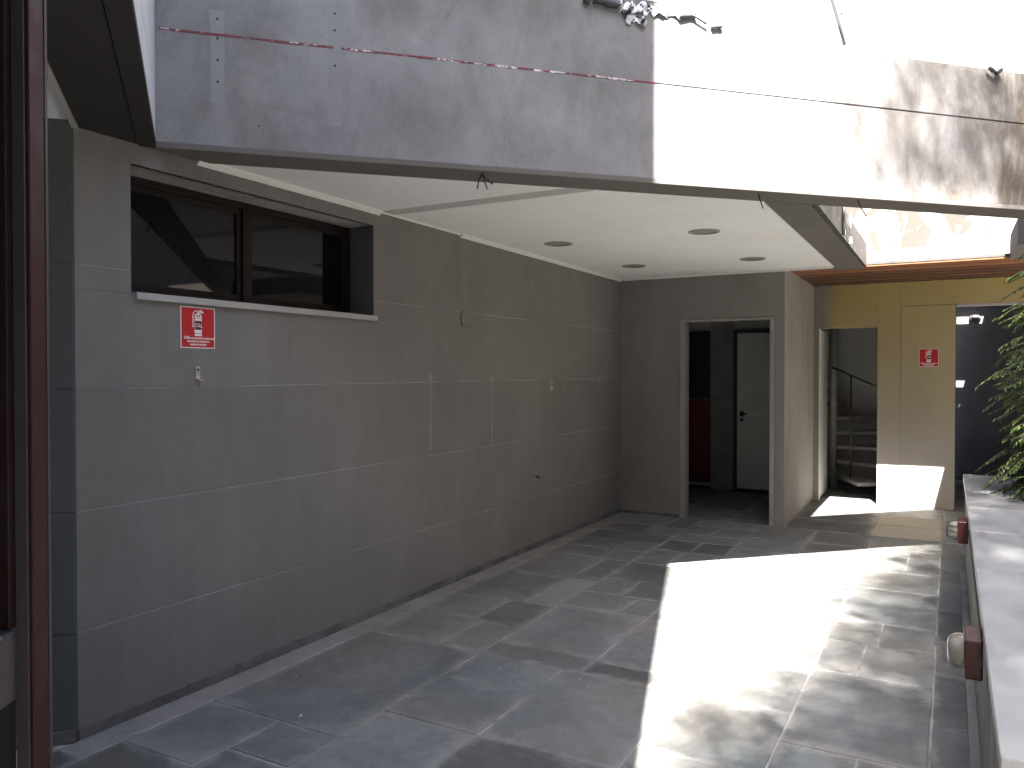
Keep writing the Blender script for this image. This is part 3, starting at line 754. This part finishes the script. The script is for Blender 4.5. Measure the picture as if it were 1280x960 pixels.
# ================================================================== SIGNS
def text_mesh(body, size, x, z, off, align='CENTER', bold=0.0):
    cu = bpy.data.curves.new('t', 'FONT'); cu.body = body; cu.size = size; cu.align_x = align; cu.offset = bold; cu.resolution_u = 3
    o = bpy.data.objects.new('t', cu); COL.objects.link(o)
    dg = bpy.context.evaluated_depsgraph_get(); dg.update()
    me = bpy.data.meshes.new_from_object(o.evaluated_get(dg))
    vs = [(v.co.x+x, off, v.co.y+z) for v in me.vertices]; fs = [list(p.vertices) for p in me.polygons]
    bpy.data.objects.remove(o); bpy.data.curves.remove(cu); bpy.data.meshes.remove(me)
    return vs, fs
def add_text(mb, *a, **k):
    vs, fs = text_mesh(*a, **k); n = len(mb.v); mb.v += vs
    for f in fs: mb.face([n+i for i in f])
def sign(label, w, h, lines, scale, zc):
    t = thing('extinguisher_sign', label, 'sign', (0,0,0), 'red fire extinguisher signs')
    m = MB(); m.box(-w/2,-.003,-h/2,w/2,0,h/2); m.build('plate', M['sign_white'], t)
    e = .005; m = MB(); m.poly([(-w/2+e,-.0036,-h/2+e),(w/2-e,-.0036,-h/2+e),(w/2-e,-.0036,h/2-e),(-w/2+e,-.0036,h/2-e)]); m.build('red_field', M['sign_red'], t)
    S = scale; y = -.0044
    def q(pts): m.poly([(p[0]*S, y, zc+p[1]*S) for p in pts])
    m = MB()
    n = 8
    body = [(-.022,-.062),(-.020,-.066),(.020,-.066),(.022,-.062)]; q(body+[(.022,-.054),(-.022,-.054)])
    q([(-.022,-.051),(.022,-.051),(.022,.024),(-.022,.024)])
    q([(-.022,.027)]+[(.022,.027)]+[(.022*math.cos(a), .030+.022*math.sin(a)) for a in [math.pi*i/10 for i in range(11)]])
    q([(-.006,.050),(.006,.050),(.006,.060),(-.006,.060)]); q([(-.010,.060),(.026,.050),(.028,.053),(.012,.064),(-.010,.066)])
    q([(.010,.064),(.016,.070),(.034,.056),(.032,.052)])
    hose = [(-.008,.063),(-.022,.060),(-.030,.050),(-.032,.035),(-.032,-.005)]
    for a, b in zip(hose, hose[1:]):
        d = Vector((b[0]-a[0], b[1]-a[1])); nn = Vector((-d.y, d.x)).normalized()*.0025
        q([(a[0]-nn.x,a[1]-nn.y),(a[0]+nn.x,a[1]+nn.y),(b[0]+nn.x,b[1]+nn.y),(b[0]-nn.x,b[1]-nn.y)][::-1])
    q([(-.036,-.022),(-.029,-.022),(-.030,-.005),(-.034,-.005)])
    pic = m.build('pictogram', M['sign_white'], t)
    m = MB(); y = -.0050; q([(-.0205,-.034),(.0205,-.034),(.0205,.012),(-.0205,.012)])
    for cx in (-.007,.007): q([(cx+.0045*math.cos(a), .037+.0055*math.sin(a)) for a in [2*math.pi*i/10 for i in range(10)]])
    m.build('can_label', M['sign_dark'], pic)
    m = MB(); add_text(m, 'CO\u2082', .024*S, 0, zc-.019*S, -.0056, bold=.0007); m.build('label_text', M['sign_white'], pic)
    m = MB(); yz = lines[0]
    for body, size, dx, dz in lines[1]: add_text(m, body, size, dx, dz, -.0044, bold=.00055)
    m.build('lettering', M['sign_white'], t)
    return t
s1 = sign('red fire extinguisher sign below the recessed window on the grey wall', .20, .20,
    (0, [('USE', .0185, -.067, -.0555), ('EM EQUIPAMENTOS EL\u00c9TRICOS', .0105, .021, -.0555), ('ELETR\u00d4NICOS, L\u00cdQUIDOS E', .0105, 0, -.0705), ('GASES INFLAM\u00c1VEIS', .0105, 0, -.0855)]), .95, .022)
s1.location = (WX+.0005, 2.603, 1.769); s1.rotation_euler = (0,0,math.pi/2)
s2 = sign('red fire extinguisher sign on the ochre wall panel', .20, .205,
    (0, [('USE', .0185, -.067, -.066), ('EM EQUIPAMENTOS EL\u00c9TRICOS', .0105, .021, -.066), ('ELETR\u00d4NICOS, L\u00cdQUIDOS E', .0105, 0, -.0775), ('GASES INFLAM\u00c1VEIS', .0105, 0, -.089)]), 1.02, .018)
s2.location = (-.21, 10.1455, 1.72)

# hook bracket below the sign
hb = thing('wall_bracket', 'small bent metal extinguisher hook below the red sign', 'bracket', (WX,2.602,1.54))
m = MB(); m.box(WX+.0005,2.588,1.515,WX+.004,2.614,1.582); m.build('back_plate', M['steel'], hb, bevel=.001)
m = MB(); m.box(WX+.004,2.588,1.513,WX+.026,2.614,1.518); m.build('hook', M['steel'], hb)
m = MB(); m.tube([(WX+.004,2.601,1.565),(WX+.007,2.601,1.565)], .006, 8); m.build('screw', M['dark_steel'], hb)

# ================================================================== small hanging things
def wire(label, base, strands):
    m = MB()
    for pts in strands: m.tube([Vector(base)+Vector(p) for p in pts], .0035, 6)
    o = m.build('hanging_wire', M['black_plastic'], origin=base); tag(o, label, 'wire', 'cut wires hanging from the roof beams'); return o
wire('frayed pair of cut wires hanging under the middle of the parapet', (-2.107,3.473,2.576), [[(0,0,0),(.012,-.01,-.03),(.03,.0,-.085)], [(0,0,0),(-.02,.0,-.03),(-.035,.005,-.075)], [(0,0,-.01),(.03,0,-.04),(.055,.01,-.06),(.06,0,-.05)]])
wire('single cut wire hanging where parapet and edge beam meet', (-.965,4.63,2.574), [[(0,0,0),(.01,0,-.03),(.025,.01,-.085)]])
wire('cut wire hanging in the sunlit roof opening', (-.485,5.10,2.576), [[(0,0,0),(.015,.0,-.04),(.045,.01,-.095)]])
for yy, lab in ((6.47,'short steel rod stub on the edge beam, nearer one'), (6.945,'short steel rod stub on the edge beam, farther one')):
    m = MB(); m.tube([(-.712,yy,2.60),(-.712,yy,2.86)], .011, 8); m.box(-.7195,yy-.02,2.60,-.70,yy+.02,2.64)
    tag(m.build('rod_stub', M['steel'], origin=(-.712,yy,2.6)), lab, 'rod', 'rod stubs on the edge beam')
# torn foil flashing
def scrap(x0, x1, z0, z1, amp, label, n=14, seed=1, tint=.8, sag=0.):
    rr = random.Random(seed); m = MB(); rows = 5
    for i in range(n+1):
        x = x0+(x1-x0)*i/n; edge0 = rr.uniform(-.012,.012); edge1 = rr.uniform(-.016,.010)
        for j in range(rows+1):
            t = j/rows; z = z1+edge1 + (z0+edge0-z1-edge1)*t - sag*math.sin(math.pi*i/n)*t
            o = .006+amp*(.5+.5*math.sin(t*3+i*.9))*abs(mnoise.noise(Vector((x*14, t*2.2, seed))))*2.2*(.25+t)
            m.v.append(fp(x+.01*mnoise.noise(Vector((x*30,t*3,seed+4))), o, z))
    for i in range(n):
        for j in range(rows):
            a = i*(rows+1)+j; m.tint = tint if rr.random() < .8 else 1-tint
            m.smooth.add(len(m.f)); m.face([a,a+1,a+rows+2,a+rows+1])
    o = m.build('torn_flashing', M['foil']); 
    sol = o.modifiers.new('thick', 'SOLIDIFY'); sol.thickness = .0015
    tag(o, label, 'flashing', 'scraps of torn flashing'); return o
def roll(pts, rad, label, tint, seed):
    rr = random.Random(seed); m = MB(); m.tint = tint
    m.tube(pts, [rad*rr.uniform(.75,1.15) for _ in pts], 9); o = m.build('rolled_flashing', M['foil']); tag(o, label, 'flashing', 'scraps of torn flashing'); return o
scrap(-1.56,-1.44,3.468,3.535,.05, 'crumpled silver foil flashing at the edge of the parapet shadow', 18, 3, .9)
scrap(-1.44,-1.30,3.48,3.525,.018, 'torn silver foil flashing hanging in the sunlit part of the parapet', 14, 5, .9)
scrap(-1.53,-1.45,3.42,3.475,.03, 'thin torn strip of foil dangling below the crumpled flashing', 8, 8, .85)
roll([fp(-1.665+.012*i, .022+.004*math.sin(i*2), 3.512-.002*i) for i in range(9)], .020, 'dark rolled up flashing tube at the top of the shaded parapet', .1, 2)
roll([fp(-1.70+.008*i, .02, 3.508-.004*i) for i in range(4)], .022, 'short dark curl of flashing left of the rolled tube', .1, 4)
roll([fp(-1.31+.012*i, .013, 3.487+.003*i) for i in range(7)], [.012][0], 'dark rolled flashing end on the sunlit parapet', .1, 6)
roll([fp(-1.17+.012*i, .013, 3.452+.003*i) for i in range(5)], .010, 'small dark flashing curl lowest on the sunlit parapet', .1, 9)
roll([fp(-1.25+.014*i, .02, 3.50-.009*i) for i in range(5)], .006, 'thin slanting flashing scrap on the sunlit parapet', .2, 10)
roll([fp(.175+.010*i, .03, 3.43-.008*i) for i in range(4)], .012, 'curved dark flashing scrap at the far end of the parapet', .05, 11)
roll([fp(.215+.012*i, .03, 3.395+.012*i) for i in range(4)], .014, 'pointed dark flashing scrap at the far end of the parapet', .05, 12)
m = MB(); m.bar(fp(-.635,.012,3.78), fp(-.55,.012,3.455), .012, .012, up=(.7,-.7,0)); tag(m.build('metal_strip', M['dark_steel']), 'thin dark slanting metal strip on the white upper parapet', 'strip')
m = MB(); m.hexa([fp(-.615,.004,3.80),fp(-.55,.004,3.80),fp(-.55,.02,3.80),fp(-.615,.02,3.80),fp(-.572,.004,3.64),fp(-.566,.004,3.64),fp(-.566,.010,3.64),fp(-.572,.010,3.64)]); tag(m.build('metal_pennant', paint('mauve_metal',(.22,.16,.17),.5)), 'pointed mauve metal tip hanging at the top of the parapet', 'metal piece')

# paint flakes on the paving
fl = None
spots = [(-1.45,3.03),(-1.62,3.62),(-1.50,4.05),(-1.75,4.25),(-1.47,4.33),(-1.9,4.9),(-2.3,3.95),(-1.55,3.55),(-2.62,3.3),(-2.55,2.62),(-2.9,2.95),(-1.9,6.6),(-1.6,6.9),(-2.1,6.3),(-1.75,6.2),(-2.75,2.75),(-2.05,3.55),(-1.98,3.6),(-2.45,2.4),(-1.72,4.6)]
m = MB(); m.prism([(.011*math.cos(a)*(1+.35*math.sin(3*a)), .009*math.sin(a)) for a in [2*math.pi*i/9 for i in range(9)]], 0, .002)
fl = m.build('paint_flake', M['chip']); tag(fl, 'tiny white paint flake lying on the slate paving', 'paint flake', 'white paint flakes on the paving')
for i, (x, y) in enumerate(spots):
    o = fl if i == 0 else fl.copy()
    if i: COL.objects.link(o)
    k = R.choice([.18,.25,.3,.4,.6]); o.scale = (k*R.uniform(.8,1.9),k*R.uniform(.5,1.0),1); o.rotation_euler = (0,0,R.uniform(0,6.28)); o.location = (x,y,.0015)

# ================================================================== VEGETATION
def leaf(mb, p, d, up, L, W, tint):
    d = d.normalized(); s = d.cross(up)
    if s.length < 1e-3: s = Vector((1,0,0))
    s.normalize(); nrm = s.cross(d)
    n = len(mb.v); mb.tint = max(0, min(1, tint))
    mid = p + d*L*.45 - nrm*L*.05
    mb.v += [tuple(p), tuple(mid + s*W/2 + nrm*W*.18), tuple(p+d*L - nrm*L*.18), tuple(mid - s*W/2 + nrm*W*.18), tuple(mid)]
    for f in ((0,1,4),(1,2,4),(2,3,4),(3,0,4)): mb.face([n+i for i in f])
sh = thing('shrub', 'feathery green shrub growing in the planter against the black wall', 'shrub', (.95,6.7,.6))
rs = random.Random(21); stems = MB(); leaves = MB()
for k in range(62):
    base = Vector((.80+rs.uniform(-.24,.24), 6.55+rs.uniform(-.45,.4), .6)); H = rs.uniform(1.05,1.85)
    lean = Vector((rs.uniform(-.26,.2), rs.uniform(-.3,.2), 0))
    P = [base + lean*(t*t) + Vector((0,0,H*t)) + Vector((rs.uniform(-.015,.015), rs.uniform(-.015,.015), 0)) for t in [i/6 for i in range(7)]]
    stems.tube(P, [.012*(1-.7*i/6) for i in range(7)], 6)
    for fr in range(rs.randint(20,27)):
        t = rs.uniform(.08,1); i = min(5, int(t*6)); p0 = P[i].lerp(P[i+1], t*6-i)
        a = rs.uniform(0, 6.28); L = rs.uniform(.20,.42)*(1.1-.3*t)
        dr = Vector((math.cos(a), math.sin(a), rs.uniform(.0,.5)))
        tw = [p0 + dr*L*u - Vector((0,0,.34*L*u*u*1.6)) for u in (0,.33,.66,1)]
        stems.tube(tw, .0028, 4, False)
        for u in range(1,19):
            uu = u/18; i2 = min(2, int(uu*3)); q = tw[i2].lerp(tw[i2+1], uu*3-i2); td = (tw[i2+1]-tw[i2]).normalized()
            sd = td.cross(Vector((0,0,1))).normalized()
            for sg in (-1,1):
                if rs.random() < .15: continue
                d = (td*.8 + sd*sg*rs.uniform(.5,1.1) + Vector((0,0,rs.uniform(-.5,.15))))
                leaf(leaves, q, d, Vector((rs.uniform(-.4,.4), rs.uniform(-.4,.4), 1)), rs.uniform(.030,.052), rs.uniform(.012,.019), rs.gauss(.26+.40*t, .22))  # tint rises up the stem: sunlit tops painted into the leaf colour
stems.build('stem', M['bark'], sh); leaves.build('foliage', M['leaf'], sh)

def tree(label, base, crown, boxes, depth, seed, lsz):
    """trunk with limbs; leaves fill the boxes as densely as depth(x, y, z) asks for"""
    t = thing('tree', label, 'tree', base, 'shade trees over the planter')
    rt = random.Random(seed); tr = MB(); lv = MB(); b = Vector(base)
    top = b + Vector((rt.uniform(-.15,.15), rt.uniform(-.15,.15), crown[0][2]-.6-b.z))
    P = [b.lerp(top, i/6) + Vector((rt.uniform(-.05,.05), rt.uniform(-.05,.05), 0)) for i in range(7)]
    tr.tube(P, [.12*(1-.6*i/6) for i in range(7)], 10)
    for c in crown:
        c = Vector(c); root = P[4].lerp(P[6], rt.random())
        tr.tube([root, root.lerp(c, .5)+Vector((0,0,.15)), c], [.045,.028,.008], 6)
    for x0,y0,z0,x1,y1,z1,n in boxes:
        for i in range(n):
            p = Vector((rt.uniform(x0,x1), rt.uniform(y0,y1), rt.uniform(z0,z1)))
            if rt.random() > depth(p): continue
            leaf(lv, p, Vector((rt.uniform(-1,1), rt.uniform(-1,1), rt.uniform(-.9,.3))), Vector((rt.uniform(-.6,.6), rt.uniform(-.6,.6), 1)), lsz*rt.uniform(.7,1.3), lsz*.45*rt.uniform(.7,1.2), rt.gauss(.4,.25))
    tr.build('trunk', M['bark'], t); lv.build('crown', M['tree_leaf'], t)
    return t
def floor_depth(p):       # crown thins out toward the courtyard side
    fx = p.x - .224*p.z; fy = p.y + .81*p.z
    edge = -1.70 + .16*fy
    d = (fx-edge)/1.15 + .16*mnoise.noise(Vector((fx*1.5, fy*1.0, p.z*.3)))
    d = max(0, min(.92, d*1.25))
    if fx > .06: d *= .88 + 1.4*mnoise.noise(Vector((fx*1.9, fy*1.5, 7)))
    return d
tree('broad tall shade tree behind the viewer shading the planter side of the paving', (3.4,-5.6,-.05), [(2.9,-9.3,15),(3.2,-8,15.2),(3.5,-6.6,15),(3.6,-5.4,15.1),(3.8,-4.2,15)],
     [(1.9,-10.8,14.4,4.2,-3.9,15.6,62000)], floor_depth, 31, .085)
def parapet_depth(p):
    k = (p.y - p.x - 5.52)/1.0   # slide along the sun ray to the parapet face
    k = -k/(.964+.267); fx = p.x - .267*k; fz = p.z - 1.192*k
    if fz < 2.66 or fz > 3.47: return 0
    d = (fx+.68)/.7 + .55*mnoise.noise(Vector((fx*2.6, fz*2.6, 2)))
    return .15*max(0, min(1, d))
tree('slender shade tree behind the viewer shading the far end of the parapet', (3.9,-4.6,-.05), [(2.6,-5.4,16.0),(3.1,-5.2,16.1),(3.5,-4.8,16)],
     [(2.0,-6.6,14.9,4.2,-3.6,17.2,105000)], parapet_depth, 47, .07)

# unseen houses added to cut sky light behind and beside the viewer
M['sky_blocker'] = plaster('sky_blocker_render', (.20,.19,.18), var=.15)
def house(name, label, box, nx, axis):
    x0,y0,z0,x1,y1,z1 = box
    t = thing(name, label, 'building', ((x0+x1)/2,(y0+y1)/2,0)); m = MB(); m.box(*box); m.build('wall', M['sky_blocker'], t)
    m = MB(); m.box(x0-.1,y0-.1,z1,x1+.1,y1+.1,z1+.25); m.build('roof', M['beam'], t)
    for i in range(nx):
        for z in (1.0, 4.0):
            m = MB()
            if axis == 'y': a = x0+(x1-x0)*(i+.5)/nx; m.box(a-.6,y1,z,a+.6,y1+.03,z+1.3)
            else: a = y0+(y1-y0)*(i+.5)/nx; m.box(x0-.03,a-.6,z,x0,a+.6,z+1.3)
            m.build('window', M['pane'], t)
house('sky_blocker_house', 'unseen grey two storey house added to cut sky light behind the viewer', (-14,-16,-.05,9,-6.5,7.4), 7, 'y')
house('sky_blocker_house', 'unseen grey two storey house added to cut sky light beyond the planter', (6.2,-6,-.05,14,16,7.4), 6, 'x')

# ================================================================== CAMERA, LIGHT, WORLD
cam = bpy.data.cameras.new('camera'); co_ = bpy.data.objects.new('camera', cam); COL.objects.link(co_)
cam.sensor_width = 36; cam.lens = 36*983/1280; cam.clip_start = .05; cam.clip_end = 300
co_.location = (0,0,1.55); co_.rotation_euler = (math.pi/2 - math.atan(14/983), 0, TH)
sc.camera = co_
EL = math.radians(50); SD = Vector((-.267*math.cos(EL), .964*math.cos(EL), -math.sin(EL)))
su = bpy.data.lights.new('sun', 'SUN'); su.energy = 5.0; su.angle = math.radians(.45); su.color = (1,.955,.89)
so_ = bpy.data.objects.new('sun', su); COL.objects.link(so_); so_.rotation_euler = SD.to_track_quat('-Z','Y').to_euler(); so_.location = (3,-8,12)
w = bpy.data.worlds.new('World'); sc.world = w; w.use_nodes = True
nt = w.node_tree; bg = nt.nodes['Background']; sky = nt.nodes.new('ShaderNodeTexSky'); sky.sky_type = 'NISHITA'; sky.sun_disc = False
sky.sun_elevation = EL; sky.sun_rotation = math.atan2(.267, -.964); sky.air_density = .85; sky.dust_density = 3.0; sky.ozone_density = 1.0
nt.links.new(sky.outputs[0], bg.inputs[0]); bg.inputs[1].default_value = .05
vs = sc.view_settings; vs.view_transform = 'Standard'; vs.look = 'None'; vs.gamma = 1; vs.use_curve_mapping = False; vs.exposure = 3.62
sc.render.engine = 'CYCLES'; c = sc.cycles
c.use_denoising = True; c.max_bounces = 10; c.diffuse_bounces = 5; c.glossy_bounces = 4; c.transmission_bounces = 6; c.transparent_max_bounces = 8
c.caustics_reflective = False; c.caustics_refractive = False; c.sample_clamp_indirect = 6; c.use_adaptive_sampling = True
